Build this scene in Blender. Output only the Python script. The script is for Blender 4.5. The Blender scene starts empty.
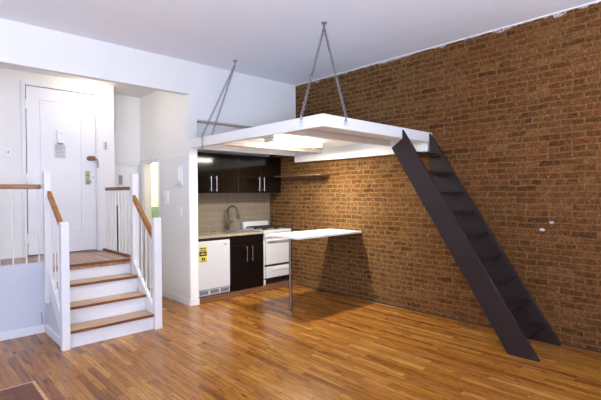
import bpy, bmesh, math, random
from mathutils import Vector, Matrix
random.seed(7)
SC = bpy.context.scene
COL = SC.collection

# ------------------------------------------------------------------ node helpers
def new_mat(name):
    m = bpy.data.materials.new(name); m.use_nodes = True
    nt = m.node_tree; b = nt.nodes['Principled BSDF']
    return m, nt, b
def N(nt, typ, **kw):
    n = nt.nodes.new(typ)
    for k, v in kw.items():
        if k.startswith('i_'):
            n.inputs[k[2:].replace('_', ' ')].default_value = v
        else:
            setattr(n, k, v)
    return n
def MA(nt, op, a, b=None, c=None):
    n = nt.nodes.new('ShaderNodeMath'); n.operation = op
    for i, v in enumerate((a, b, c)):
        if v is None: continue
        if hasattr(v, 'is_linked') or hasattr(v, 'links'): nt.links.new(v, n.inputs[i])
        else: n.inputs[i].default_value = v
    return n.outputs[0]
def RAMP(nt, fac, stops, interp='LINEAR'):
    n = nt.nodes.new('ShaderNodeValToRGB'); n.color_ramp.interpolation = interp
    cr = n.color_ramp
    while len(cr.elements) < len(stops): cr.elements.new(0.5)
    for e, (p, c) in zip(cr.elements, stops):
        e.position = p; e.color = (c[0], c[1], c[2], 1)
    nt.links.new(fac, n.inputs[0]); return n.outputs[0]
def MIX(nt, fac, a, b, mode='MIX'):
    n = nt.nodes.new('ShaderNodeMix'); n.data_type = 'RGBA'; n.blend_type = mode
    for idx, v in ((0, fac), (6, a), (7, b)):
        if isinstance(v, (int, float)): n.inputs[idx].default_value = v
        elif isinstance(v, tuple): n.inputs[idx].default_value = (*v, 1)
        else: nt.links.new(v, n.inputs[idx])
    return n.outputs[2]
def POS(nt):
    g = nt.nodes.new('ShaderNodeNewGeometry'); s = nt.nodes.new('ShaderNodeSeparateXYZ')
    nt.links.new(g.outputs['Position'], s.inputs[0]); return s.outputs
def VEC(nt, x, y, z=0.0):
    c = nt.nodes.new('ShaderNodeCombineXYZ')
    for i, v in enumerate((x, y, z)):
        if isinstance(v, (int, float)): c.inputs[i].default_value = v
        else: nt.links.new(v, c.inputs[i])
    return c.outputs[0]
def NOISE(nt, vec, scale, detail=3, rough=.55, dist=0):
    n = N(nt, 'ShaderNodeTexNoise'); n.inputs['Scale'].default_value = scale
    n.inputs['Detail'].default_value = detail; n.inputs['Roughness'].default_value = rough
    n.inputs['Distortion'].default_value = dist
    nt.links.new(vec, n.inputs['Vector']); return n.outputs['Fac']
def WN(nt, vec):
    n = N(nt, 'ShaderNodeTexWhiteNoise'); n.noise_dimensions = '3D'
    nt.links.new(vec, n.inputs['Vector']); return n.outputs['Value']
def BUMP(nt, b, h, strength, dist):
    n = N(nt, 'ShaderNodeBump'); n.inputs['Strength'].default_value = strength
    n.inputs['Distance'].default_value = dist
    nt.links.new(h, n.inputs['Height']); nt.links.new(n.outputs[0], b.inputs['Normal'])

def paint(name, col, rough=.5, bump=.0, var=.03, scale=9, metal=0, coat=0, spec=.5):
    m, nt, b = new_mat(name)
    tc = N(nt, 'ShaderNodeTexCoord')
    nz = NOISE(nt, tc.outputs['Object'], scale, 4)
    d = tuple(max(0, c*(1-var)) for c in col); u = tuple(min(1, c*(1+var)) for c in col)
    nt.links.new(RAMP(nt, nz, [(.3, d), (.7, u)]), b.inputs['Base Color'])
    b.inputs['Roughness'].default_value = rough; b.inputs['Metallic'].default_value = metal
    b.inputs['Coat Weight'].default_value = coat; b.inputs['Coat Roughness'].default_value = .06
    b.inputs['Specular IOR Level'].default_value = spec
    if bump:
        n2 = NOISE(nt, tc.outputs['Object'], scale*6, 4); BUMP(nt, b, n2, bump, .004)
    return m

M = {}
M['wall'] = paint('white wall paint', (.80, .80, .80), .55, .06, .012, 3)
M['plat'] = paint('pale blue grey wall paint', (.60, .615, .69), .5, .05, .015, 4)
M['ceil'] = paint('ceiling paint', (.84, .86, .93), .8, .05, .012, 2)
M['foyer'] = paint('foyer wall paint', (.83, .815, .805), .55, .05, .012, 3)
M['panel'] = paint('glossy wall panel', (.80, .80, .80), .16, 0, .01, 3)
M['trimw'] = paint('white gloss trim', (.77, .77, .80), .32, .0, .01, 6)
M['door'] = paint('door enamel', (.82, .82, .85), .35, .02, .01, 5)
M['loft'] = paint('white painted timber', (.78, .78, .78), .4, .05, .015, 8)
M['joist'] = paint('shaded beige joist', (.58, .49, .42), .6, .05, .06, 12)  # beige shade of the joist faces put into the base colour
M['appl'] = paint('white appliance enamel', (.58, .57, .60), .22, .0, .008, 6)
M['table'] = paint('white laminate', (.88, .88, .88), .22, .0, .01, 6)
M['esp'] = paint('espresso gloss', (.005, .0034, .003), .1, .0, .15, 5, coat=0, spec=.4)
M['espb'] = paint('espresso matt', (.0055, .003, .0028), .35, .0, .15, 5, spec=.22)
M['ladder'] = paint('dark brown ladder paint', (.0195, .0115, .012), .42, .05, .10, 7, spec=.35)
M['steel'] = paint('brushed steel', (.46, .43, .42), .28, .0, .04, 20, metal=1)
M['legm'] = paint('table leg steel', (.27, .235, .22), .26, .0, .04, 20, metal=1)
M['chain'] = paint('galvanised chain', (.30, .30, .31), .38, .0, .2, 40, metal=.9)
M['bronze'] = paint('dark nickel faucet', (.075, .06, .05), .3, .0, .05, 20, metal=.5)
M['brass'] = paint('aged brass', (.42, .38, .24), .35, .0, .1, 30, metal=.8)
M['copper'] = paint('brown lock cover', (.22, .07, .03), .35, .0, .25, 60)
M['iron'] = paint('black cast iron', (.012, .012, .013), .5, .05, .1, 30)
M['black'] = paint('black plastic', (.015, .015, .017), .35, .0, .08, 20)
M['greyp'] = paint('grey plastic', (.27, .27, .31), .45, .0, .04, 20)
M['slot'] = paint('vent slot grey', (.13, .13, .16), .5, .0, .04, 20)
M['ltgrey'] = paint('pale grey plastic', (.66, .66, .70), .4, .0, .03, 20)
M['white_pl'] = paint('white plastic', (.85, .85, .86), .3, .0, .01, 20)
M['paper'] = paint('notice paper', (.66, .66, .70), .7, .0, .04, 40)
M['ink'] = paint('printed ink', (.34, .34, .38), .7, .0, .05, 40)
M['yellow'] = paint('yellow label paper', (.66, .58, .08), .5, .0, .03, 40)
M['labelk'] = paint('label black print', (.02, .02, .015), .5, .0, .05, 40)
M['lino'] = paint('lintel underside shade', (.50, .42, .37), .7, .1, .12, 12)
M['green'] = paint('green tile', (.20, .34, .25), .25, .0, .1, 30)
M['yel'] = paint('pale yellow wall paint', (.88, .87, .74), .6, .0, .02, 5)
M['gapshade'] = paint('dark gap', (.03, .025, .022), .8, .0, .1, 20)  # dark colour stands in for the unlit space behind the doors
M['ragged'] = paint('ragged mortar edge', (.36, .28, .27), .85, .15, .95, 38)
M['chip'] = paint('bare plaster chip', (.50, .48, .50), .8, .1, .08, 60)

def emit(name, col, s):
    m, nt, b = new_mat(name)
    b.inputs['Base Color'].default_value = (.9, .9, .9, 1)
    b.inputs['Emission Color'].default_value = (*col, 1)
    b.inputs['Emission Strength'].default_value = s
    return m
M['tube'] = emit('fluorescent tube glow', (1.0, .96, .86), 42)
M['globe'] = emit('foyer lamp glow', (1.0, .90, .70), 8)
M['bulb'] = emit('bathroom lamp glow', (1.0, .93, .66), 8)

def mat_brick():
    m, nt, b = new_mat('old brick')
    p = POS(nt)
    base = VEC(nt, p[1], p[2], p[0])
    # wobble so that courses and joints are irregular
    wn = N(nt, 'ShaderNodeTexNoise'); wn.inputs['Scale'].default_value = 5.5; wn.inputs['Detail'].default_value = 3
    nt.links.new(base, wn.inputs['Vector'])
    vm = N(nt, 'ShaderNodeVectorMath', operation='MULTIPLY_ADD')
    nt.links.new(wn.outputs['Color'], vm.inputs[0]); vm.inputs[1].default_value = (.07, .036, 0)
    nt.links.new(base, vm.inputs[2])
    br = N(nt, 'ShaderNodeTexBrick')
    br.offset = .5; br.offset_frequency = 2; br.squash = .52; br.squash_frequency = 5
    br.inputs['Scale'].default_value = 1
    br.inputs['Brick Width'].default_value = .205; br.inputs['Row Height'].default_value = .0635
    br.inputs['Mortar Size'].default_value = .0095; br.inputs['Mortar Smooth'].default_value = .4
    br.inputs['Bias'].default_value = 0
    br.inputs['Color1'].default_value = (0, 0, 0, 1); br.inputs['Color2'].default_value = (1, 1, 1, 1)
    br.inputs['Mortar'].default_value = (.5, .5, .5, 1)
    nt.links.new(vm.outputs[0], br.inputs['Vector'])
    rnd = N(nt, 'ShaderNodeSeparateColor'); nt.links.new(br.outputs['Color'], rnd.inputs[0])
    colr = RAMP(nt, rnd.outputs[0], [(0, (.055, .0190, .0065)), (.06, (.082, .0285, .009)), (.35, (.106, .0370, .0107)),
                                  (.6, (.122, .0485, .0140)), (.85, (.130, .0405, .0130)), (1, (.165, .0740, .0230))])
    n1 = NOISE(nt, base, 46, 6, .75)
    colr = MIX(nt, .95, colr, RAMP(nt, n1, [(.28, (.22, .21, .20)), (.5, (.95, .95, .95)), (.75, (2.1, 2.1, 2.1))]), 'MULTIPLY')
    n2 = NOISE(nt, base, 2.6, 4, .6); n3 = NOISE(nt, base, 15, 5, .75)
    sm = MA(nt, 'MULTIPLY', RAMP(nt, n2, [(.36, (.08, .08, .08)), (.64, (1, 1, 1))]), RAMP(nt, n3, [(.42, (0, 0, 0)), (.62, (1, 1, 1))]))
    sm = MA(nt, 'MULTIPLY', sm, .72)
    mort = RAMP(nt, n1, [(.25, (.075, .035, .011)), (.55, (.180, .094, .034)), (.8, (.34, .215, .100))])
    fac = MA(nt, 'MAXIMUM', MA(nt, 'MULTIPLY', br.outputs['Fac'], .90), sm)
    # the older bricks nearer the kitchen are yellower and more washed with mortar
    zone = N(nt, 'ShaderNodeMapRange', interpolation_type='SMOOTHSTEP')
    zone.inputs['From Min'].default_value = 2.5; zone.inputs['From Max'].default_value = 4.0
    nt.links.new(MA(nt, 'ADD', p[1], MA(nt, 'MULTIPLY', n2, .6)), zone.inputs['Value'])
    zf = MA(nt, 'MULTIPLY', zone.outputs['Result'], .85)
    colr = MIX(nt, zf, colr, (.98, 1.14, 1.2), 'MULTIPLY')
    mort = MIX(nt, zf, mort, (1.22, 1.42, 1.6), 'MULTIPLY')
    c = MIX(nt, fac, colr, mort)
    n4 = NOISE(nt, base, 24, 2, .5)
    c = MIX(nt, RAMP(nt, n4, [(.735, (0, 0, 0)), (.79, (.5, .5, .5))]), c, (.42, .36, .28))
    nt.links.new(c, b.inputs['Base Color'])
    b.inputs['Roughness'].default_value = .9; b.inputs['Specular IOR Level'].default_value = .1
    h = MA(nt, 'ADD', MA(nt, 'MULTIPLY', br.outputs['Fac'], -1.0), MA(nt, 'MULTIPLY', n1, .9))
    BUMP(nt, b, h, .75, .009)
    return m
M['brick'] = mat_brick()

def mat_planks(name, w, L, ramp, rough, var=.35, coat=.25):
    m, nt, b = new_mat(name)
    p = POS(nt)
    row = MA(nt, 'FLOOR', MA(nt, 'DIVIDE', p[0], w))
    off = MA(nt, 'MULTIPLY', WN(nt, VEC(nt, row, 3.7)), 7.0)
    lj = MA(nt, 'ADD', L, MA(nt, 'MULTIPLY', WN(nt, VEC(nt, row, 9.1)), L*.7))
    v = MA(nt, 'DIVIDE', MA(nt, 'ADD', p[1], off), lj)
    cell = MA(nt, 'FLOOR', v)
    rnd = WN(nt, VEC(nt, row, cell, .5)); rnd2 = WN(nt, VEC(nt, cell, row, 4.5))
    fx = MA(nt, 'FRACT', MA(nt, 'DIVIDE', p[0], w)); fy = MA(nt, 'FRACT', v)
    ex = MA(nt, 'MULTIPLY', MA(nt, 'MINIMUM', fx, MA(nt, 'SUBTRACT', 1, fx)), w)
    ey = MA(nt, 'MULTIPLY', MA(nt, 'MINIMUM', fy, MA(nt, 'SUBTRACT', 1, fy)), L)
    e = MA(nt, 'MINIMUM', ex, ey)
    gap = RAMP(nt, MA(nt, 'DIVIDE', e, .0026), [(.25, (1, 1, 1)), (1, (0, 0, 0))])
    gv = VEC(nt, MA(nt, 'MULTIPLY', p[0], 30), MA(nt, 'ADD', MA(nt, 'MULTIPLY', p[1], 1.6), MA(nt, 'MULTIPLY', rnd, 40)), MA(nt, 'MULTIPLY', rnd2, 30))
    grain = NOISE(nt, gv, 2.2, 5, .62, .6)
    gv2 = VEC(nt, MA(nt, 'MULTIPLY', p[0], 9), MA(nt, 'ADD', p[1], MA(nt, 'MULTIPLY', rnd2, 30)), MA(nt, 'MULTIPLY', rnd, 17))
    g2 = NOISE(nt, gv2, 2.0, 3, .5, 1.0)
    c = RAMP(nt, rnd, ramp)
    c = MIX(nt, var*1.6, c, RAMP(nt, grain, [(.30, (.26, .20, .14)), (.48, (.93, .91, .88)), (.72, (1.35, 1.35, 1.3))]), 'MULTIPLY')
    c = MIX(nt, .55, c, RAMP(nt, g2, [(.25, (.52, .44, .36)), (.5, (1, 1, 1)), (.8, (1.15, 1.12, 1.05))]), 'MULTIPLY')
    fl = NOISE(nt, VEC(nt, MA(nt, 'MULTIPLY', p[0], 55), MA(nt, 'MULTIPLY', p[1], 9), rnd), 1.0, 2, .5)
    c = MIX(nt, RAMP(nt, fl, [(.63, (0, 0, 0)), (.71, (.65, .65, .65))]), c, (.06, .024, .006))
    c = MIX(nt, MA(nt, 'MULTIPLY', gap, .65), c, (.045, .018, .006))
    nt.links.new(c, b.inputs['Base Color'])
    b.inputs['Roughness'].default_value = rough; b.inputs['Specular IOR Level'].default_value = .38
    b.inputs['Coat Weight'].default_value = coat; b.inputs['Coat Roughness'].default_value = .12
    h = MA(nt, 'SUBTRACT', MA(nt, 'MULTIPLY', grain, .12), gap)
    BUMP(nt, b, h, .12, .001)
    return m
M['floor'] = mat_planks('oak strip floor', .057, .55,
    [(0, (.19, .064, .011)), (.12, (.26, .094, .016)), (.35, (.31, .117, .026)), (.6, (.325, .135, .019)), (.85, (.37, .162, .034)), (1, (.45, .220, .056))], .23, .53, 0)
M['landing'] = mat_planks('foyer floor', .057, .9,
    [(0, (.28, .15, .09)), (.5, (.40, .235, .15)), (1, (.48, .30, .20))], .3, .35, 0)

def mat_wood(name, dark, light, axis=0, rough=.35):
    m, nt, b = new_mat(name)
    tc = N(nt, 'ShaderNodeTexCoord'); s = N(nt, 'ShaderNodeSeparateXYZ'); nt.links.new(tc.outputs['Object'], s.inputs[0])
    o = [MA(nt, 'MULTIPLY', s.outputs[i], 3.0 if i == axis else 42.0) for i in range(3)]
    g = NOISE(nt, VEC(nt, *o), 1.0, 5, .6, .5)
    mid = tuple((a+c)/2 for a, c in zip(dark, light))
    nt.links.new(RAMP(nt, g, [(.28, dark), (.5, mid), (.75, light)]), b.inputs['Base Color'])
    b.inputs['Roughness'].default_value = rough; b.inputs['Coat Weight'].default_value = .2
    BUMP(nt, b, g, .15, .001)
    return m
M['tread'] = mat_wood('oak tread', (.34, .17, .07), (.62, .38, .19), 0)
M['rail'] = mat_wood('brown stained rail', (.20, .062, .010), (.50, .195, .042), 1, .45)
M['railw'] = mat_wood('orange brown rail across', (.17, .055, .012), (.42, .165, .04), 0, .45)
M['railx'] = mat_wood('brown stained rail across', (.10, .032, .010), (.25, .086, .026), 0, .5)
M['step'] = mat_wood('kitchen step wood', (.10, .04, .018), (.25, .112, .05), 0)
M['shelfw'] = mat_wood('weathered shelf wood', (.06, .028, .012), (.17, .088, .038), 1, .8)

def mat_tiles(name, u, v, w, h, c1, c2, grout, rough, gs=.003, offset=.5):
    m, nt, b = new_mat(name)
    p = POS(nt)
    br = N(nt, 'ShaderNodeTexBrick'); br.offset = offset; br.offset_frequency = 2
    br.inputs['Scale'].default_value = 1; br.inputs['Brick Width'].default_value = w; br.inputs['Row Height'].default_value = h
    br.inputs['Mortar Size'].default_value = gs; br.inputs['Mortar Smooth'].default_value = .2
    br.inputs['Color1'].default_value = (*c1, 1); br.inputs['Color2'].default_value = (*c2, 1); br.inputs['Mortar'].default_value = (*grout, 1)
    vec = VEC(nt, MA(nt, 'ADD', p[u[0]], u[1]), MA(nt, 'ADD', p[v[0]], v[1]))
    nt.links.new(vec, br.inputs['Vector'])
    nz = NOISE(nt, vec, 22, 4)
    c = MIX(nt, .35, br.outputs['Color'], RAMP(nt, nz, [(.3, (.75, .75, .75)), (.7, (1.1, 1.1, 1.1))]), 'MULTIPLY')
    nt.links.new(c, b.inputs['Base Color']); b.inputs['Roughness'].default_value = rough
    BUMP(nt, b, MA(nt, 'MULTIPLY', br.outputs['Fac'], -1.0), .3, .002)
    return m
M['splash'] = mat_tiles('beige backsplash tile', (0, -.012), (2, -.002), .29, .1, (.205, .165, .128), (.23, .188, .147), (.31, .26, .21), .28)
M['hearth'] = mat_tiles('dark red floor tile', (0, .00), (1, .075), .15, .10, (.125, .042, .024), (.15, .054, .032), (.035, .02, .016), .6, .004, 0)
def mat_counter():
    m, nt, b = new_mat('speckled beige worktop')
    tc = N(nt, 'ShaderNodeTexCoord')
    n1 = NOISE(nt, tc.outputs['Object'], 90, 4, .7); n2 = NOISE(nt, tc.outputs['Object'], 14, 3)
    c = RAMP(nt, n1, [(.3, (.19, .14, .10)), (.5, (.36, .295, .23)), (.7, (.50, .43, .35))])
    c = MIX(nt, .4, c, RAMP(nt, n2, [(.3, (.7, .68, .65)), (.7, (1.05, 1.05, 1.05))]), 'MULTIPLY')
    nt.links.new(c, b.inputs['Base Color']); b.inputs['Roughness'].default_value = .22
    return m
M['counter'] = mat_counter()

# ------------------------------------------------------------------ mesh helpers
def box(bm, x0, x1, y0, y1, z0, z1):
    vs = [bm.verts.new((x, y, z)) for x in (x0, x1) for y in (y0, y1) for z in (z0, z1)]
    for f in ((0, 1, 3, 2), (4, 6, 7, 5), (0, 4, 5, 1), (2, 3, 7, 6), (0, 2, 6, 4), (1, 5, 7, 3)):
        bm.faces.new([vs[i] for i in f])
def prism(bm, pts, axis, a, b):
    """pts in the plane of the two other axes (cyclic order kept), extruded a..b along axis"""
    def mk(p, t):
        return (t, p[0], p[1]) if axis == 0 else (p[0], t, p[1]) if axis == 1 else (p[0], p[1], t)
    A = [bm.verts.new(mk(p, a)) for p in pts]; B = [bm.verts.new(mk(p, b)) for p in pts]
    n = len(pts)
    bm.faces.new(A); bm.faces.new(B[::-1])
    for i in range(n): bm.faces.new((A[i], B[i], B[(i+1) % n], A[(i+1) % n]))
def tube(bm, path, r, seg=12, closed=False, caps=True):
    P = [Vector(p) for p in path]; n = len(P); rings = []
    rr = r if isinstance(r, (list, tuple)) else [r]*n
    up = None
    for i in range(n):
        if closed: t = P[(i+1) % n]-P[i-1]
        else: t = P[min(i+1, n-1)]-P[max(i-1, 0)]
        t.normalize()
        if up is None:
            up = Vector((0, 0, 1)) if abs(t.z) < .9 else Vector((1, 0, 0))
        s = t.cross(up); s.normalize(); up = s.cross(t); up.normalize()
        rings.append([bm.verts.new(P[i]+(s*math.cos(2*math.pi*k/seg)+up*math.sin(2*math.pi*k/seg))*rr[i]) for k in range(seg)])
    for i in range(n if closed else n-1):
        a, b = rings[i], rings[(i+1) % n]
        for k in range(seg): bm.faces.new((a[k], a[(k+1) % seg], b[(k+1) % seg], b[k]))
    if caps and not closed:
        bm.faces.new(rings[0][::-1]); bm.faces.new(rings[-1])
def lathe(bm, prof, c, axis='z', seg=20):
    rings = []
    for r, h in prof:
        ring = []
        for k in range(seg):
            a = 2*math.pi*k/seg; u, v = r*math.cos(a), r*math.sin(a)
            q = (u, v, h) if axis == 'z' else (u, -h, v) if axis == 'y' else (h, u, v)
            ring.append(bm.verts.new((c[0]+q[0], c[1]+q[1], c[2]+q[2])))
        rings.append(ring)
    for a, b in zip(rings[:-1], rings[1:]):
        for k in range(seg): bm.faces.new((a[k], a[(k+1) % seg], b[(k+1) % seg], b[k]))
    bm.faces.new(rings[0][::-1]); bm.faces.new(rings[-1])
def BM(*boxes):
    bm = bmesh.new()
    for b in boxes: box(bm, *b)
    return bm
def obj(name, bm, mat, parent=None, bevel=0, smooth=False, label=None):
    bmesh.ops.recalc_face_normals(bm, faces=bm.faces[:])
    me = bpy.data.meshes.new(name); bm.to_mesh(me); bm.free()
    me.materials.append(mat)
    if smooth:
        for p in me.polygons: p.use_smooth = True
    o = bpy.data.objects.new(name, me); COL.objects.link(o)
    if parent:
        root = parent
        loc = Vector((0, 0, 0))
        while root: loc += root.location; root = root.parent
        me.transform(Matrix.Translation(-loc)); o.parent = parent
    if bevel:
        md = o.modifiers.new('bevel', 'BEVEL'); md.width = bevel; md.segments = 2; md.limit_method = 'ANGLE'
        md.harden_normals = False
    if smooth:
        md = o.modifiers.new('edge', 'EDGE_SPLIT'); md.split_angle = math.radians(40)
    if label: o['label'] = label
    return o
def thing(name, label, cat, loc=(0, 0, 0), group=None):
    o = bpy.data.objects.new(name, None); COL.objects.link(o); o.location = loc
    o.empty_display_size = .1
    o['label'] = label; o['category'] = cat
    if group: o['group'] = group
    return o
def tag(o, label, cat, group=None):
    o['label'] = label; o['category'] = cat
    if group: o['group'] = group
    return o
def struct(name, bm, mat, parent=None, bevel=0):
    o = obj(name, bm, mat, parent, bevel)
    if not parent: o['kind'] = 'structure'
    return o

# ------------------------------------------------------------------ dimensions (metres)
BX = 4.73            # face of the brick wall
BY = 5.14            # face of the white back wall
CZ = 3.265           # ceiling
PZ = .72             # foyer landing
DY = 6.25            # foyer wall with the entry door
KY = 5.83            # kitchen back wall
XL, YR = -2.3, -2.2  # left and rear walls behind the photographer

# ------------------------------------------------------------------ the setting
struct('floor', BM((XL, BX, YR, 6.75, -.06, 0)), M['floor'])
struct('ceiling', BM((XL-.1, BX+.1, YR-.1, BY+.1, CZ, CZ+.1)), M['ceil'])
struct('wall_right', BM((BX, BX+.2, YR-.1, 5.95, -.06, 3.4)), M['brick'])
struct('wall_back', BM((-.6, 2.805, BY, BY+.10, 2.833, CZ), (2.805, 2.92, BY, BY+.10, 0, CZ), (2.92, BX, BY, BY+.10, 2.51, CZ),
                       (XL, -.6, BY, BY+.10, 0, CZ)), M['wall'])
struct('wall_left', BM((XL-.1, XL, YR-.1, BY+.1, -.06, CZ)), M['wall'])
# rear wall behind the photographer with two tall windows
W = [(-1.9, .1), (1.9, 3.5)]; Z0, Z1 = 1.15, 3.1
struct('wall_rear', BM((XL, BX, YR-.1, YR, -.06, Z0), (XL, BX, YR-.1, YR, Z1, CZ), (XL, W[0][0], YR-.1, YR, Z0, Z1),
                       (W[0][1], W[1][0], YR-.1, YR, Z0, Z1), (W[1][1], BX, YR-.1, YR, Z0, Z1)), M['wall'])
for i, (a, c) in enumerate(W):
    fr = struct('window_%d' % (i+1), BM((a, a+.05, YR-.08, YR-.03, Z0, Z1), (c-.05, c, YR-.08, YR-.03, Z0, Z1), (a+.05, c-.05, YR-.08, YR-.03, Z0, Z0+.05),
        (a+.05, c-.05, YR-.08, YR-.03, Z1-.05, Z1), (a+.05, c-.05, YR-.08, YR-.03, 2.10, 2.14)), M['trimw'])
# lintel over the kitchen opening: underside seen above the loft, its shade painted brown
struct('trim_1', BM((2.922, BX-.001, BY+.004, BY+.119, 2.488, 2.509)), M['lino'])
# foyer and passage
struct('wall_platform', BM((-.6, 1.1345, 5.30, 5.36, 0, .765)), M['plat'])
struct('baseboard_platform', BM((-.6, 1.115, 5.282, 5.30, 0, .085)), M['trimw'], bevel=.004)
struct('floor_landing', BM((-.6, 1.1246, 5.361, DY, .66, PZ), (1.165, 2.03, 5.21, DY, .66, PZ), (1.1246, 1.165, 5.30, DY, .66, PZ), (2.03, 2.075, 5.24, DY, .66, PZ)), M['landing'])
struct('wall_landing_side', BM((2.03, 2.07, 5.24, DY, 0, .655)), M['wall'])
struct('wall_foyer', BM((-.6, 1.145, DY, DY+.1, 0, 3.05), (1.975, 2.225, DY, DY+.1, 0, 3.05), (1.145, 1.975, DY, DY+.1, 2.885, 3.05),
                        (1.145, 1.975, DY, DY+.1, 0, PZ)), M['foyer'])
struct('wall_foyer_left', BM((-.7, -.6, BY+.1, DY+.1, 0, 3.05)), M['foyer'])
struct('wall_passage_left', BM((2.125, 2.225, DY+.1, 6.75, 0, 3.05)), M['foyer'])
struct('wall_passage_end', BM((2.225, 2.46, 6.75, 6.85, 1.97, 3.05), (2.46, 2.82, 6.75, 6.85, 1.97, 3.05), (2.225, 2.425, 6.75, 6.85, 0, 1.97), (2.425, 2.452, 6.75, 6.85, 1.33, 1.97)), M['foyer'])
struct('ceiling_foyer', BM((-.7, 2.93, BY+.1, 6.85, 3.05, 3.12)), M['foyer'])
struct('wall_side', BM((2.805, 2.92, BY+.1, 6.06, 0, 3.05), (2.805, 2.92, 6.06, 6.60, 2.0, 3.05), (2.805, 2.92, 6.60, 6.85, 0, 3.05)), M['foyer'])
struct('trim_2', BM((2.796, 2.8045, BY+.004, 6.03, .09, 2.035), (2.796, 2.8045, 6.03, 6.64, 2.035-.012, 2.035), (2.796, 2.8045, 6.64, 6.745, .09, 2.035)), M['panel'], bevel=.002)
struct('baseboard_side', BM((2.782, 2.8045, BY-.014, 6.02, 0, .088), (2.8045, 2.926, BY-.014, BY-.0005, 0, .088)), M['trimw'], bevel=.004)
struct('trim_3', BM((2.783, 2.7955, 6.02, 6.06, 0, 2.02), (2.783, 2.7955, 6.60, 6.64, 0, 2.02), (2.783, 2.7955, 6.06, 6.60, 1.98, 2.02)), M['trimw'], bevel=.003)
struct('trim_4', BM((2.236, 2.79, 6.735, 6.749, 1.96, 2.02), (2.755, 2.79, 6.735, 6.749, 0, 1.96)), M['trimw'], bevel=.003)
struct('shade_board_passage', BM((2.30, 2.82, 6.90, 6.93, 0, 2.1)), M['gapshade'])  # dark board paints the unlit room behind the door gap
d2 = struct('door_2', BM((2.4525, 2.757, 6.752, 6.79, .004, 1.968)), M['door'])
obj('door_panel', BM((2.52, 2.70, 6.748, 6.7515, 1.1, 1.55)), M['door'], d2, .004)
# bathroom behind the doorway of the side wall
struct('wall_bath_far', BM((2.93, 4.6, 7.6, 7.7, 1.27, 2.5)), M['yel'])
struct('wall_bath_tiles', BM((2.93, 4.6, 7.59, 7.70, 0, 1.27)), M['green'])
struct('wall_bath_right', BM((4.6, 4.7, 5.95, 7.7, 0, 2.5)), M['yel'])
struct('wall_bath_left', BM((2.83, 2.93, 6.86, 7.7, 0, 2.5)), M['yel'])
struct('ceiling_bath', BM((2.93, 4.6, 5.95, 7.6, 2.4, 2.46)), M['yel'])
struct('floor_bath', BM((2.83, 4.6, 6.75, 7.6, -.06, 0), (2.94, 4.6, 5.95, 6.75, .001, .006)), M['hearth'])
# kitchen alcove
struct('wall_kitchen', BM((2.92, BX, KY, KY+.12, 1.525, 2.62)), M['wall'])
struct('wall_backsplash', BM((2.92, BX, KY, KY+.12, 0, 1.525)), M['splash'])
struct('wall_soffit', BM((2.9205, BX, BY+.12, BY+.17, 2.235, 2.579)), M['wall'])
struct('ceiling_kitchen', BM((2.93, BX, BY+.1, KY, 2.58, 2.62)), M['wall'])
struct('floor_kitchen', BM((2.935, BX-.002, BY+.012, KY, 0.001, .066)), M['step'], bevel=.004)
struct('trim_5', BM((2.94, BX-.004, BY-.004, BY+.012, .001, .028)), M['step'], bevel=.004)
# ragged plaster line where bricks meet the ceiling
bm = bmesh.new(); y = YR
while y < BY-.02:
    L = random.uniform(.03, .16); h = .012+(random.uniform(.006, .020) if random.random() < .8 else random.uniform(.018, .040))
    if random.random() < .82:
        e = min(y+L, BY-.002)
        prism(bm, [(y, CZ-.0095), (e, CZ-.0095), (e-random.uniform(0, .02), CZ-.011-(h-.011)*random.uniform(.4, 1)), (y+L*.5 if e-y > .05 else (y+e)/2, CZ-h), (y+random.uniform(0, .01), CZ-.011-(h-.011)*random.uniform(.3, 1))], 0, BX-.012, BX)
    y += L
struct('trim_6', bm, M['ragged'])
# low strip along the floor by the bricks, its shadow line painted dark
struct('trim_9', BM((BX-.012, BX, YR, BY-.002, CZ-.009, CZ)), M['wall'])
struct('trim_7', BM((BX-.014, BX, YR, BY-.02, 0, .014)), paint('floor joint shadow', (.035, .02, .013), .9, .1, .3, 30))
# dark red tile patch
h = obj('hearth_tiles', BM((-.9, .735, 2.2, 3.925, .0005, .007)), M['hearth'], bevel=.002)
tag(h, 'patch of dark red square tiles set into the wood floor by the left edge', 'tiles')
struct('trim_8', BM((.737, .760, 2.2, 3.95, .0005, .006), (-.9, .737, 3.927, 3.95, .0005, .006)), M['tread'])

# ------------------------------------------------------------------ entry door
d1 = struct('door_1', BM((1.158, 1.974, DY+.012, DY+.055, PZ+.018, 2.880)), M['door'], bevel=.003)
def frame(b, x0, x1, z0, z1, w, ya, yb):
    box(b, x0, x1, ya, yb, z1-w, z1); box(b, x0, x1, ya, yb, z0, z0+w)
    box(b, x0, x0+w, ya, yb, z0+w, z1-w); box(b, x1-w, x1, ya, yb, z0+w, z1-w)
for z0, z1 in ((1.012, 2.735),):
    b = bmesh.new(); frame(b, 1.305, 1.80, z0, z1, .016, DY+.003, DY+.0118)
    obj('panel_molding', b, M['door'], d1, .004)
obj('casing', BM((1.098, 1.145, DY-.016, DY-.0005, PZ, 2.925), (1.145, 1.975, DY-.016, DY-.0005, 2.885, 2.925), (1.975, 2.012, DY-.016, DY-.0005, PZ, 2.925)), M['trimw'], d1, .004)
for z in (2.64, 1.72, .95):
    obj('hinge', BM((1.138, 1.172, DY-.022, DY-.0165, z-.06, z+.06)), M['white_pl'], d1, .002)
struct('shade_board_entry', BM((1.0, 2.1, DY+.11, DY+.13, .5, 3.0)), M['gapshade'])  # dark board added behind the entry door to paint its gaps unlit
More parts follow.
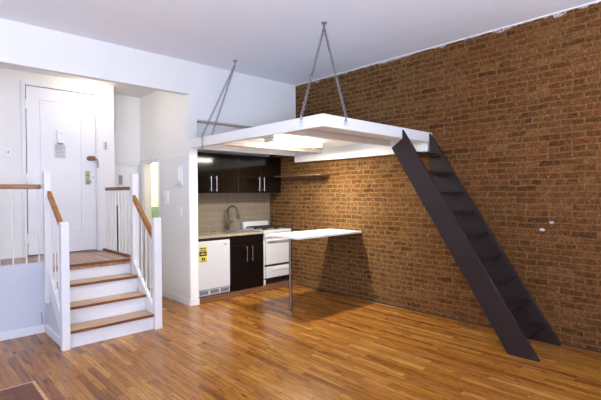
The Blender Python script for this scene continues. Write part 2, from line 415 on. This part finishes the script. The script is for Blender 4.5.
# lock, lever and deadbolt
b = bmesh.new(); pts = [(1.911+.055*math.copysign(abs(math.cos(t))**.7, math.cos(t)), 2.0+.034*math.copysign(abs(math.sin(t))**.8, math.sin(t))) for t in [2*math.pi*k/24 for k in range(24)]]
prism(b, pts, 1, DY-.035, DY+.0115)
lk = obj('lock_cover', b, M['copper'], d1, .006, label='brown oval lock cover')
b = bmesh.new(); tube(b, [(1.955, DY-.03, 2.0), (1.975, DY-.05, 1.985), (1.983, DY-.05, 1.95), (1.985, DY-.05, 1.872)], [.011, .012, .012, .010], 10)
obj('lever', b, M['greyp'], lk, smooth=True)
bp = obj('lock_plate', BM((1.840, 1.893, DY-.006, DY+.0115, 1.642, 1.828)), M['brass'], d1, .003, label='brass deadbolt plate')
b = bmesh.new(); lathe(b, [(.022, 0), (.022, .02), (.014, .028)], (1.866, DY-.006, 1.78), 'y', 16); obj('lock_cylinder', b, M['brass'], bp, smooth=True)
b = bmesh.new(); lathe(b, [(.010, 0), (.010, .02), (.024, .03), (.026, .045), (.014, .06)], (1.872, DY-.006, 1.68), 'y', 16); obj('knob', b, M['brass'], bp, smooth=True)
b = bmesh.new(); lathe(b, [(.009, 0), (.009, .006)], (1.94, DY+.0118, 1.742), 'y', 12); obj('keyhole', b, M['greyp'], d1)
# white box and notice on the door
t = thing('alarm_box', 'small white plastic box mounted on the entry door above the notice', 'box', (1.532, DY, 2.183))
obj('housing', BM((1.494, 1.572, DY-.028, DY+.0115, 2.183, 2.352)), M['white_pl'], t, .005)
obj('indicator', BM((1.535, 1.552, DY-.031, DY-.0285, 2.30, 2.312)), M['greyp'], t, .001)
obj('clip', BM((1.50, 1.566, DY-.016, DY+.011, 2.167, 2.1825)), M['greyp'], t, .002)
t = thing('notice', 'grey printed notice sheet on the entry door under the white box', 'notice', (1.532, DY, 1.98))
obj('sheet', BM((1.466, 1.600, DY+.009, DY+.0115, 1.982, 2.166)), M['paper'], t)
b = bmesh.new()
for k in range(9): box(b, 1.48, 1.586 if k % 3 else 1.56, DY+.0082, DY+.0088, 2.146-k*.018, 2.152-k*.018)
obj('printed_lines', b, M['ink'], t)

def plate(name, label, cat, x0, x1, z0, z1, y, kind, mat='white_pl', group=None):
    """wall plate facing -Y"""
    t = thing(name, label, cat, ((x0+x1)/2, y, z0), group)
    obj('cover_plate', BM((x0, x1, y-.008, y-.0003, z0, z1)), M[mat], t, .003)
    xm, zm = (x0+x1)/2, (z0+z1)/2
    if kind == 'toggle':
        obj('toggle', BM((xm-.006, xm+.006, y-.022, y-.0085, zm-.012, zm+.014)), M['greyp'], t, .002)
    if kind == 'buttons':
        for dz in (.033, 0, -.033):
            b = bmesh.new(); lathe(b, [(.011, 0), (.011, .006), (.007, .009)], (xm, y-.0085, zm+dz), 'y', 12); obj('button', b, M['greyp'], t, smooth=True)
    return t
plate('light_switch', 'white toggle switch plate on the foyer wall left of the entry door', 'light switch', .925, .990, 1.972, 2.080, DY, 'toggle')
plate('intercom_panel', 'small pale plate with three grey buttons on the wall right of the entry door', 'intercom', 2.074, 2.132, 2.128, 2.245, DY, 'buttons', 'ltgrey')
plate('notice_plate', 'small grey plate high on the passage end door behind the landing rail', 'plate', 2.465, 2.520, 1.655, 1.80, 6.752, 'none', 'greyp')
def plate_x(name, label, cat, y0, y1, z0, z1, x, depth, mat):
    t = thing(name, label, cat, (x, (y0+y1)/2, z0))
    return t
# things on the passage's side wall (faces -X)
SX = 2.796
t = thing('wall_phone', 'long white intercom handset hanging high on the passage side wall', 'intercom', (SX, 5.345, 1.64))
obj('base', BM((SX-.022, SX-.0003, 5.31, 5.392, 1.642, 1.885)), M['white_pl'], t, .006)
b = bmesh.new(); box(b, SX-.055, SX-.0225, 5.322, 5.366, 1.66, 1.875); obj('handset', b, M['white_pl'], t, .012)
obj('shelf_foot', BM((SX-.040, SX-.0003, 5.31, 5.478, 1.630, 1.6415)), M['ltgrey'], t, .002)
t = thing('thermostat', 'white thermostat box with grey grille on the passage side wall below the handset', 'thermostat', (SX, 5.785, 1.36))
obj('housing', BM((SX-.030, SX-.0003, 5.725, 5.845, 1.36, 1.55)), M['white_pl'], t, .006)
b = bmesh.new()
for k in range(4): box(b, SX-.033, SX-.0303, 5.765, 5.835, 1.40+k*.024, 1.412+k*.024)
obj('grille', b, M['ltgrey'], t)
t = thing('wall_outlet', 'white outlet plate low on the side wall near its kitchen corner', 'outlet', (SX, 5.37, 1.215))
obj('cover_plate', BM((SX-.007, SX-.0003, 5.338, 5.398, 1.213, 1.325)), M['white_pl'], t, .002)
for z in (1.245, 1.293): obj('socket', BM((SX-.009, SX-.0073, 5.355, 5.381, z-.014, z+.014)), M['ltgrey'], t, .002)
t = thing('cable_box', 'small grey cable outlet low on the platform wall beside the stairs', 'outlet', (1.09, 5.3, .17))
obj('cover_plate', BM((1.066, 1.108, 5.29, 5.2998, .175, .25)), M['ltgrey'], t, .002)
b = bmesh.new(); tube(b, [(1.087, 5.288, .22), (1.087, 5.272, .22), (1.089, 5.268, .19), (1.092, 5.275, .10)], .005, 8); obj('cable_plug', b, M['greyp'], t, smooth=True)

# ------------------------------------------------------------------ stairs
SXa, SXb = 1.165, 2.03            # inside faces of the stringers
ST = [(.170, 4.54), (.350, 4.765), (.540, 4.985), (PZ, 5.205)]   # top of tread, nosing
stair = t = thing('staircase', 'short white staircase with oak treads, white posts and balusters and brown handrails', 'staircase', (1.6, 4.85, 0))
zb = 0
for k, (z, y) in enumerate(ST):
    obj('riser', BM((SXa, SXb, y+.025, y+.045, zb, z-.0285)), M['trimw'], t)
    yb = ST[k+1][1]+.024 if k < 3 else y+.06
    if k < 3:
        tr = obj('tread', BM((SXa, SXb, y+.0105, yb, z-.028, z)), M['tread'], t)
        obj('nosing', BM((SXa, SXb, y, y+.010, z-.028, z-.001)), M['railx'], tr, .004, label='dark brown rounded front edge')
    else: obj('tread', BM((SXa, SXb, y-.002, y+.0045, z-.03, z+.002)), M['railx'], t, .003)
    zb = z
for k, (xa, xb) in enumerate(((1.125, 1.164), (2.031, 2.068))):
    ye = 5.298 if k == 0 else 5.238
    b = bmesh.new()
    prism(b, [(4.59, .03), (4.59, .235), (5.127, .70), (5.127, .488)], 0, xa, xb); obj('stringer', b, M['trimw'], t, .004)
    b = bmesh.new()
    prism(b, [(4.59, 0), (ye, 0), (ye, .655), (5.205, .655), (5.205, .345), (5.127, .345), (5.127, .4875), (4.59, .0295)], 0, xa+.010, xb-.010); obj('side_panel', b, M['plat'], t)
obj('skirting', BM((1.118, 1.1345, 4.60, 5.281, 0, .085)), M['trimw'], t, .003)

def baluster(b, p, q, r=.0085):
    tube(b, [p, q], r, 8)
def railing(side):
    x = 1.145 if side == 0 else 2.05
    t = stair
    x0, x1 = (1.100, 1.172) if side == 0 else (2.024, 2.106)
    obj('newel_post', BM((x0, x1, 4.512, 4.588, 0, 1.238)), M['trimw'], t, .004)
    u0, u1 = (1.105, 1.188) if side == 0 else (2.022, 2.105)
    ya = 5.168
    if side == 0:
        up = obj('newel_post', BM((1.098, 1.1645, ya-.04, ya+.036, .35, 1.745)), M['trimw'], t, .004)
    else:
        up = obj('newel_post', BM((2.0305, 2.105, ya-.04, ya+.036, .35, 1.755)), M['trimw'], t, .004)
    # sloping handrail
    b = bmesh.new()
    if side == 0: prism(b, [(5.127, 1.545), (5.127, 1.475), (4.589, 1.11), (4.589, 1.18)], 0, x-.02, x+.02)
    else: prism(b, [(5.127, 1.495), (5.127, 1.420), (4.589, .98), (4.589, 1.06)], 0, x-.02, x+.02)
    obj('handrail', b, M['rail'], t, .006, label='brown wooden handrail')
    for k in range(4):
        f = (k+.7)/4.4; y = 4.60+f*.52
        zlo = .235+(y-4.59)*.864+.0005
        zhi = (1.11+(y-4.589)*.678) if side == 0 else (.98+(y-4.589)*.818)
        b = bmesh.new(); baluster(b, (x, y, zlo), (x, y, zhi-.0005)); obj('baluster', b, M['trimw'], t, smooth=True)
    # level rail on the landing
    if side == 0:
        obj('landing_rail', BM((-.6, 1.104, 5.31, 5.352, 1.565, 1.615)), M['railw'], t, .008, label='brown wooden rail along the landing')
        obj('rail_bracket', BM((1.104, 1.16, 5.2045, 5.345, 1.572, 1.608)), M['trimw'], t)
        xs = [1.085-.119*k for k in range(13)]
        for xx in xs:
            b = bmesh.new(); baluster(b, (xx, 5.331, .7655), (xx, 5.331, 1.5645)); obj('baluster', b, M['trimw'], t, smooth=True)
    else:
        obj('landing_rail', BM((2.045, 2.087, 5.205, 6.12, 1.555, 1.600)), M['railx'], t, .008, label='brown wooden rail along the landing')
        obj('edge_board', BM((2.040, 2.074, 5.25, 6.22, PZ, PZ+.030)), M['railx'], t, .003)
        for k in range(8):
            y = 5.32+k*.112
            b = bmesh.new(); baluster(b, (2.062, y, PZ+.0305), (2.062, y, 1.5545)); obj('baluster', b, M['trimw'], t, smooth=True)
    return t
railing(0)
railing(1)

# ------------------------------------------------------------------ hanging loft platform
LX0, LX1, LY0, LY1, LZ0, LZ1 = 2.80, BX-.003, 2.68, 5.137, 2.112, 2.228
t = thing('loft_platform', 'white timber loft platform hung from chains over the kitchen front', 'loft platform', (3.8, 3.9, LZ0))
obj('front_fascia', BM((LX0, LX1, LY0, LY0+.04, LZ0, LZ1)), M['loft'], t, .003)
obj('side_fascia', BM((LX0, LX0+.04, LY0+.0405, LY1, LZ0, LZ1)), M['loft'], t, .003)
obj('back_beam', BM((LX0+.0405, LX1, LY1-.04, LY1, LZ0-.005, LZ1)), M['loft'], t, .003)
obj('wall_beam', BM((LX1-.045, LX1, LY0+.0405, LY1-.0405, LZ0, LZ1)), M['loft'], t, .003)
obj('deck_panel', BM((LX0+.0405, LX1-.0455, LY0+.0405, LY1-.0405, LZ1-.042, LZ1-.02)), M['loft'], t)
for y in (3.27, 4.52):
    obj('joist', BM((LX0+.0405, LX1-.0455, y-.019, y+.019, LZ0+.001, LZ1-.0425)), M['joist'], t, .002, label='joist with beige shade in its colour')
obj('ledger', BM((LX1-.085, LX1, LY0+.02, 5.08, LZ0-.11, LZ0-.0005)), M['loft'], t, .003)

def link_mesh(bm, c, t, ph, L=.040, w=.022, r=.0043):
    t = t.normalized(); a = Vector((0, 0, 1)) if abs(t.z) < .8 else Vector((1, 0, 0))
    s = t.cross(a).normalized(); n = t.cross(s)
    d = s*math.cos(ph)+n*math.sin(ph)
    pts = []
    hl = L/2-w/2
    for k in range(5): a_ = -math.pi/2+math.pi*k/4; pts.append(c+t*(hl+w/2*math.cos(a_))+d*(w/2*math.sin(a_)))
    for k in range(5): a_ = math.pi/2+math.pi*k/4; pts.append(c+t*(-hl+w/2*math.cos(a_))+d*(w/2*math.sin(a_)))
    tube(bm, pts, r, 6, closed=True)
def strand(name, path, parent):
    b = bmesh.new(); pitch = .0315; i = 0; carry = 0
    for p, q in zip(path[:-1], path[1:]):
        p, q = Vector(p), Vector(q); L = (q-p).length; s = carry
        while s < L:
            link_mesh(b, p+(q-p)*(s/L), q-p, (i % 2)*math.pi/2+.4); s += pitch; i += 1
        carry = s-L
    return obj(name, b, M['chain'], parent, smooth=True)
def chain(label, hook, legs, bolts):
    t = thing('suspension_chain', label, 'chain', hook, 'chains holding the loft platform')
    b = bmesh.new(); lathe(b, [(.004, -.05), (.012, -.046), (.010, -.02), (.028, -.012), (.030, -.0005)], hook, 'z', 14); obj('ceiling_hook', b, M['chain'], t, smooth=True)
    for l in legs: strand('chain_strand', l, t)
    for p, ax in bolts:
        b = bmesh.new(); lathe(b, [(.024, 0), (.024, .005), (.010, .008), (.010, .016)], p, ax, 14)
        if ax == 'x':
            for v in b.verts: v.co.x = 2*p[0]-v.co.x
        obj('eye_bolt', b, M['ltgrey'], t, smooth=True)
h1 = (3.207, 3.044, CZ); top = lambda h: (h[0], h[1], CZ-.055)
chain('chain pair over the front corner of the loft platform', h1,
      [[top(h1), (LX0-.012, 2.954, LZ1+.005), (LX0-.012, 2.954, LZ0+.07)], [top(h1), (3.108, LY0-.012, LZ1+.005), (3.108, LY0-.012, LZ0+.07)]],
      [((LX0-.0005, 2.954, LZ0+.055), 'x'), ((3.108, LY0-.0005, LZ0+.055), 'y')])
h2 = (3.239, 4.698, CZ)
chain('chain pair by the white back wall at the rear of the loft platform', h2,
      [[top(h2), (LX0-.012, 4.784, LZ1+.01), (LX0-.012, 4.784, LZ0-.06)], [top(h2), (3.09, LY1-.052, LZ1+.02), (3.09, LY1-.052, LZ1-.01)]],
      [((LX0-.0005, 4.784, LZ0+.05), 'x')])

# fluorescent fitting under the loft
t = thing('fluorescent_lamp', 'lit fluorescent strip lamp fixed under the loft platform', 'lamp', (3.65, 4.08, LZ1-.0425))
obj('housing', BM((3.30, 4.18, 3.98, 4.18, LZ1-.056, LZ1-.0428)), M['white_pl'], t, .003)
obj('diffuser', BM((3.325, 4.155, 4.0, 4.16, LZ1-.098, LZ1-.0565)), M['tube'], t, .012, label='glowing white diffuser')
for xa in (3.302, 4.1555): obj('end_cap', BM((xa, xa+.0225, 4.0, 4.16, LZ1-.098, LZ1-.0565)), M['white_pl'], t, .003)

# ------------------------------------------------------------------ loft ladder
t = thing('loft_ladder', 'steep dark brown ladder leaning from the floor to the loft platform', 'ladder', (4.37, 1.4, 0))
prof = [(1.273, 0), (1.544, 0), (2.818, 2.012), (2.672, 2.106), (2.672, 2.205)]
for xa, xb in ((4.068, 4.102), (4.642, 4.676)):
    b = bmesh.new()
    pr = prof if xa < 4.5 else [(1.265, 0), (1.536, 0), (2.745, 1.91), (2.672, 1.97), (2.672, 2.225)]
    if xa > 4.5: pr = [(1.262, 0), (1.575, 0), (2.672, 1.735), (2.672, 2.22)]
    prism(b, pr, 0, xa, xb); obj('stringer', b, M['ladder'], t, .003)
for k in range(9):
    z = .19+.2205*k; y = 1.273+z*.6345
    obj('tread', BM((4.1025, 4.6415, y+.012, y+.245, z-.028, z)), M['ladder'], t, .003)

# ------------------------------------------------------------------ peninsula table
t = thing('wall_table', 'white peninsula table fixed to the brick wall with one steel leg', 'table', (3.63, 4.06, 0))
b = bmesh.new()
pts = []
x0, x1, y0, y1, r = 3.50, BX-.002, 3.775, 4.39, .07
pts = [(x1, y0), (x1, y1)]
for k in range(7): a_ = math.pi/2+math.pi/2*k/6; pts.append((x0+r+r*math.cos(a_), y1-r+r*math.sin(a_)))
for k in range(7): a_ = math.pi+math.pi/2*k/6; pts.append((x0+r+r*math.cos(a_), y0+r+r*math.sin(a_)))
prism(b, pts, 2, .936, .966)
obj('tabletop', b, M['table'], t, .004)
b = bmesh.new(); lathe(b, [(.021, 0.012), (.021, .90), (.021, .925)], (3.63, 4.06, 0), 'z', 20)
lg = obj('leg', b, M['legm'], t, smooth=True, label='round brushed steel leg')
b = bmesh.new(); lathe(b, [(.025, 0), (.025, .010), (.022, .0125)], (3.63, 4.06, 0), 'z', 20); obj('foot', b, M['black'], lg, smooth=True)
b = bmesh.new(); lathe(b, [(.045, .9255), (.045, .9355)], (3.63, 4.06, 0), 'z', 20); obj('leg_plate', b, M['steel'], lg, smooth=True)

# ------------------------------------------------------------------ kitchen
KZ = .066
FY = 5.20
# compact fridge
t = thing('compact_fridge', 'white compact fridge with a yellow label under the worktop', 'fridge', (3.22, 5.5, KZ))
obj('body', BM((2.945, 3.475, FY+.045, 5.78, KZ+.012, .835)), M['appl'], t, .006)
dr = obj('door', BM((2.947, 3.473, FY, FY+.042, .160, .842)), M['appl'], t, .012)
g = obj('vent_grille', BM((2.955, 3.470, FY+.012, FY+.0445, KZ+.014, .156)), M['appl'], t, .004)
for xa in (2.975, 3.145, 3.315):
    b = bmesh.new()
    for k in range(5): box(b, xa+k*.028, xa+k*.028+.024, FY+.0095, FY+.0117, KZ+.030, .146)
    obj('vent_slots', b, M['slot'], g)
for x in (2.99, 3.43):
    b = bmesh.new(); lathe(b, [(.018, 0), (.018, .0115)], (x, FY+.12, KZ), 'z', 12); obj('foot', b, M['black'], t)
obj('shade_strip', BM((2.95, 3.47, FY+.006, FY+.05, .8425, .880)), M['black'], t, .002)  # black strip stands in for the shadow gap under the worktop
lb = obj('label', BM((2.962, 3.090, FY-.0015, FY-.0002, .555, .772)), M['yellow'], dr, label='yellow energy label with black print')
b = BM((2.975, 3.077, FY-.0025, FY-.0016, .742, .757), (2.968, 3.084, FY-.0025, FY-.0016, .640, .705), (2.985, 3.02, FY-.0025, FY-.0016, .715, .730),
       (3.03, 3.07, FY-.0025, FY-.0016, .715, .730), (3.005, 3.030, FY-.0025, FY-.0016, .580, .618), (3.036, 3.058, FY-.0025, FY-.0016, .580, .618), (2.975, 3.077, FY-.0025, FY-.0016, .563, .570))
obj('printing', b, M['labelk'], lb)
b = BM((2.99, 3.062, FY-.0033, FY-.0026, .664, .676), (3.018, 3.028, FY-.0033, FY-.0026, .676, .694)); obj('printed_arrow', b, M['yellow'], lb)
b = bmesh.new(); prism(b, [(3.392+.024*math.cos(2*math.pi*k/20), .776+.013*math.sin(2*math.pi*k/20)) for k in range(20)], 1, FY-.003, FY-.0002); obj('badge', b, M['greyp'], dr)

def handle(b, x, y, z0, z1, r=.0055):
    tube(b, [(x, y-.03, z0), (x, y-.03, z1)], r, 10)
    for z in (z0+.025, z1-.025): tube(b, [(x, y-.0302, z), (x, y-.0003, z)], r*.8, 8)
# base cabinet
t = thing('base_cabinet', 'dark brown base cabinet under the sink between fridge and stove', 'cabinet', (3.79, 5.5, KZ))
obj('body', BM((3.490, 4.090, FY+.022, 5.80, KZ+.001, .882)), M['espb'], t, .002)
obj('drawer_front', BM((3.492, 4.088, FY, FY+.0215, .738, .880)), M['espb'], t, .003)
for xa, xb, hx in ((3.492, 3.789, 3.758), (3.792, 4.088, 3.86)):
    d = obj('door', BM((xa, xb, FY, FY+.0215, KZ+.012, .733)), M['espb'], t, .003)
    b = bmesh.new(); handle(b, hx, FY, .485, .735-.02); obj('handle', b, M['steel'], d, smooth=True, label='steel bar handle')
# worktop, sink, faucet
CT = .918
b = bmesh.new()
sx0, sx1, sy0, sy1 = 3.56, 4.02, 5.30, 5.68
for q in ((2.933, sx0, FY-.012, KY-.002), (sx1, 4.094, FY-.012, KY-.002), (sx0, sx1, FY-.012, sy0), (sx0, sx1, sy1, KY-.002)): box(b, *q, .884, CT)
bmesh.ops.remove_doubles(b, verts=b.verts[:], dist=1e-5)
tag(obj('worktop', b, M['counter'], bevel=0), 'speckled beige kitchen worktop over the fridge and base cabinet', 'worktop')
t = thing('sink', 'steel sink set into the beige worktop below the faucet', 'sink', (3.79, 5.49, .75))
b = bmesh.new(); frame_pts = (sx0-.012, sx1+.012, sy0-.012, sy1+.012)
box(b, sx0-.012, sx1+.012, sy0-.012, sy0+.012, CT+.0003, CT+.006); box(b, sx0-.012, sx1+.012, sy1-.012, sy1+.012, CT+.0003, CT+.006)
box(b, sx0-.012, sx0+.012, sy0+.012, sy1-.012, CT+.0003, CT+.006); box(b, sx1-.012, sx1+.012, sy0+.012, sy1-.012, CT+.0003, CT+.006)
obj('rim', b, M['steel'], t, .002)
b = BM((sx0+.004, sx0+.008, sy0+.004, sy1-.004, .884+.0005, CT), (sx1-.008, sx1-.004, sy0+.004, sy1-.004, .8845, CT), (sx0+.008, sx1-.008, sy0+.004, sy0+.008, .8845, CT),
       (sx0+.008, sx1-.008, sy1-.008, sy1-.004, .8845, CT), (sx0+.008, sx1-.008, sy0+.008, sy1-.008, .8845, .8885)); obj('basin', b, M['steel'], t)
t = thing('faucet', 'dark nickel gooseneck faucet standing behind the sink', 'faucet', (3.79, 5.725, CT))
fx, fy = 3.79, 5.735
b = bmesh.new(); lathe(b, [(.032, .0003), (.032, .008), (.024, .016), (.022, .20), (.017, .215)], (fx, fy, CT), 'z', 18); obj('base', b, M['bronze'], t, smooth=True)
b = bmesh.new()
path = [(fx, fy, CT+.216), (fx, fy, CT+.30)]
for k in range(1, 10):
    a_ = math.pi*k/9; path.append((fx+.055-.055*math.cos(a_), fy-.055+.055*math.cos(a_)*1.0, CT+.30+.085*math.sin(a_)))
path.append((fx+.112, fy-.112, CT+.27))
tube(b, path, .0155, 12); sp = obj('spout', b, M['bronze'], t, smooth=True)
b = bmesh.new(); tube(b, [(fx+.112, fy-.112, CT+.275), (fx+.116, fy-.116, CT+.24), (fx+.122, fy-.122, CT+.185)], [.019, .025, .027], 12); obj('spray_head', b, M['bronze'], t, smooth=True)
b = bmesh.new(); tube(b, [(fx+.02, fy-.008, CT+.12), (fx+.06, fy-.02, CT+.125), (fx+.075, fy-.03, CT+.16)], [.016, .015, .007], 10); obj('handle', b, M['bronze'], t, smooth=True)

# gas stove
t = thing('gas_stove', 'white gas stove in the kitchen corner by the brick wall', 'stove', (4.38, 5.5, KZ))
x0, x1 = 4.108, 4.664
obj('body', BM((x0, x1, FY+.03, 5.80, KZ+.10, .875)), M['appl'], t, .004)
obj('kick_panel', BM((x0+.006, x1-.006, FY+.05, FY+.07, KZ+.003, KZ+.0995)), M['black'], t)
obj('foot_bracket', BM((x0-.012, x0+.028, FY+.012, FY+.0495, KZ+.002, KZ+.085)), M['appl'], t, .003)
obj('cooktop', BM((x0-.004, x1+.004, FY-.005, 5.80, .8755, .925)), M['appl'], t, .010)
b = bmesh.new(); prism(b, [(FY-.003, .874), (FY+.029, .874), (FY+.029, .800), (FY+.010, .800)], 0, x0+.004, x1-.004)
cp = obj('control_panel', b, M['appl'], t, .003)
for k, x in enumerate((4.16, 4.225, 4.385, 4.545, 4.61)):
    b = bmesh.new(); lathe(b, [(.019, 0), (.019, .008), (.015, .024)], (x, FY+.004, .836), 'y', 14); obj('knob', b, M['white_pl' if k != 1 else 'greyp'], cp, smooth=True)
od = obj('oven_door', BM((x0+.026, x1-.006, FY-.004, FY+.0295, .382, .790)), M['appl'], t, .008)
b = bmesh.new(); tube(b, [(x0+.05, FY-.035, .766), (x1-.03, FY-.035, .766)], .012, 10)
for x in (x0+.08, x1-.06): tube(b, [(x, FY-.035, .766), (x, FY-.0045, .766)], .009, 8)
obj('handle', b, M['appl'], od, smooth=True)
obj('gap_strip', BM((x0+.02, x1-.006, FY+.012, FY+.0295, .350, .3815)), M['black'], t)
dw = obj('drawer', BM((x0+.026, x1-.006, FY-.002, FY+.0295, KZ+.105, .349)), M['appl'], t, .008)
obj('handle', BM((x0+.16, x1-.06, FY-.012, FY-.0025, .285, .325)), M['ltgrey'], dw, .004)
b = bmesh.new(); prism(b, [(5.74, .9255), (5.80, .9255), (5.80, 1.035), (5.758, 1.035)], 0, x0, x1-.03); obj('backguard', b, M['appl'], t, .008)
for xa in (4.15, 4.40):
    for ya in (5.27, 5.50):
        b = bmesh.new(); w = .215
        for o_ in (0, w/2, w): tube(b, [(xa+o_, ya, .956), (xa+o_, ya+w, .956)], .007, 6)
        for o_ in (0, w/2, w): tube(b, [(xa, ya+o_, .956), (xa+w, ya+o_, .956)], .007, 6)
        for px, py in ((0, 0), (w, 0), (0, w), (w, w)): tube(b, [(xa+px, ya+py, .9255), (xa+px, ya+py, .958)], .007, 6)
        gr = obj('grate', b, M['iron'], t, smooth=True)
        b = bmesh.new(); lathe(b, [(.045, .9255), (.045, .935), (.030, .942)], (xa+w/2, ya+w/2, 0), 'z', 16); obj('burner', b, M['iron'], gr, smooth=True)

# wall cabinets
def wall_cab(label, x0, x1, xs, hx):
    t = thing('wall_cabinet', label, 'cabinet', ((x0+x1)/2, 5.65, 1.52), 'dark wall cabinets over the kitchen worktop')
    obj('body', BM((x0, x1, 5.472, KY-.002, 1.520, 2.105)), M['espb'], t, .001)
    for (a, c), hh in zip(((x0+.001, xs-.0015), (xs+.0015, x1-.001)), hx):
        d = obj('door', BM((a, c, 5.45, 5.4715, 1.515, 2.103)), M['esp'], t, .002)
        b = bmesh.new(); handle(b, hh, 5.45, 1.54, 1.765, .0065); obj('handle', b, M['steel'], d, smooth=True, label='steel bar handle')
wall_cab('dark gloss wall cabinet beside the white wall, over the fridge', 2.935, 3.798, 3.352, (3.305, 3.398))
wall_cab('dark gloss wall cabinet next to the brick, over the stove', 3.800, 4.668, 4.238, (4.195, 4.29))

# thin shelf on the bricks
t = thing('brick_shelf', 'thin weathered wooden shelf on the brick wall above the stove', 'shelf', (4.6, 4.87, 1.77))
obj('board', BM((4.49, BX-.001, 4.36, 5.42, 1.772, 1.789)), M['shelfw'], t, .003)
for y in (4.55, 5.12):
    b = bmesh.new(); prism(b, [(4.53, 1.7718), (BX-.001, 1.7718), (BX-.001, 1.69), (BX-.014, 1.69)], 1, y-.006, y+.006); obj('bracket', b, M['shelfw'], t)

# two plaster chips on the bricks
for (y, z, r, lab) in ((1.458, 1.118, .019, 'white plaster chip on the bricks, the lower of two right of the ladder'), (1.372, 1.196, .015, 'white plaster chip on the bricks, the upper of two right of the ladder')):
    b = bmesh.new()
    prism(b, [(y+r*(1+.4*random.random())*math.cos(a_)*1.1, z+r*(.6+.4*random.random())*math.sin(a_)) for a_ in [2*math.pi*k/9 for k in range(9)]], 0, BX-.006, BX-.0002)
    tag(obj('plaster_chip', b, M['chip']), lab, 'plaster chip', 'plaster chips on the brick wall')

# foyer and bathroom lamps
t = thing('ceiling_lamp', 'round lit ceiling lamp in the foyer above the entry door', 'lamp', (1.93, 5.85, 3.05))
b = bmesh.new(); lathe(b, [(.02, -.045), (.09, -.038), (.125, -.02), (.13, -.0125)], (1.93, 5.85, 3.05), 'z', 24); obj('globe', b, M['globe'], t, smooth=True)
b = bmesh.new(); lathe(b, [(.14, -.012), (.14, -.0005)], (1.93, 5.85, 3.05), 'z', 24); obj('base', b, M['white_pl'], t, smooth=True)

# ------------------------------------------------------------------ light
def area(name, loc, rot, sx, sy, power, col):
    l = bpy.data.lights.new(name, 'AREA'); l.shape = 'RECTANGLE'; l.size = sx; l.size_y = sy; l.energy = power; l.color = col
    o = bpy.data.objects.new(name, l); COL.objects.link(o); o.location = loc; o.rotation_euler = rot; return o
for i, (a, c) in enumerate(W):
    area('window_fill', ((a+c)/2, YR+.75, 1.75), (math.radians(153), 0, 0), c-a, 1.4, (52, 48)[i]*(c-a), (.73, .83, 1.0))  # window daylight set inside the room, tilted up as ceiling fill
def point(name, loc, p, col, r):
    l = bpy.data.lights.new(name, 'POINT'); l.energy = p; l.color = col; l.shadow_soft_size = r
    o = bpy.data.objects.new(name, l); COL.objects.link(o); o.location = loc; return o
area('ceiling_fill', (-.8, -.6, 1.0), (math.pi, 0, 0), 1.0, 1.0, 420, (.735, .815, 1.0))  # added fill aimed at the ceiling, no lamp stands here
area('fluorescent_light', (3.865, 4.08, LZ1-.125), (0, 0, 0), .6, .06, 48, (1.0, .95, .74))
point('foyer_light', (1.93, 5.87, 2.985), 9, (1.0, .90, .70), .04)
point('bathroom_light', (3.6, 6.9, 2.2), 42, (1.0, .93, .68), .1)

w = bpy.data.worlds.new('sky'); SC.world = w; w.use_nodes = True
bg = w.node_tree.nodes['Background']; bg.inputs['Color'].default_value = (.80, .88, 1, 1); bg.inputs['Strength'].default_value = 1.2

# ------------------------------------------------------------------ camera
F, EYE = 424.6, 1.5
ROLL, PITCH, A = math.radians(.35), math.radians(.88), math.radians(46.8)
fh = Vector((math.cos(A), math.sin(A), 0)); r0 = Vector((math.sin(A), -math.cos(A), 0)); z = Vector((0, 0, 1))
f3 = fh*math.cos(PITCH)-z*math.sin(PITCH); u0 = fh*math.sin(PITCH)+z*math.cos(PITCH)
r3 = r0*math.cos(ROLL)-u0*math.sin(ROLL); u3 = u0*math.cos(ROLL)+r0*math.sin(ROLL)
cam = bpy.data.cameras.new('camera'); co = bpy.data.objects.new('camera', cam); COL.objects.link(co)
mt = Matrix((r3, u3, -f3)).transposed().to_4x4(); mt.translation = (0, 0, EYE); co.matrix_world = mt
cam.sensor_width = 36; cam.lens = F/601*36; cam.clip_start = .05
SC.camera = co
vs = SC.view_settings
vs.view_transform = 'Standard'; vs.look = 'None'; vs.gamma = 1; vs.use_curve_mapping = False; vs.exposure = 0.0
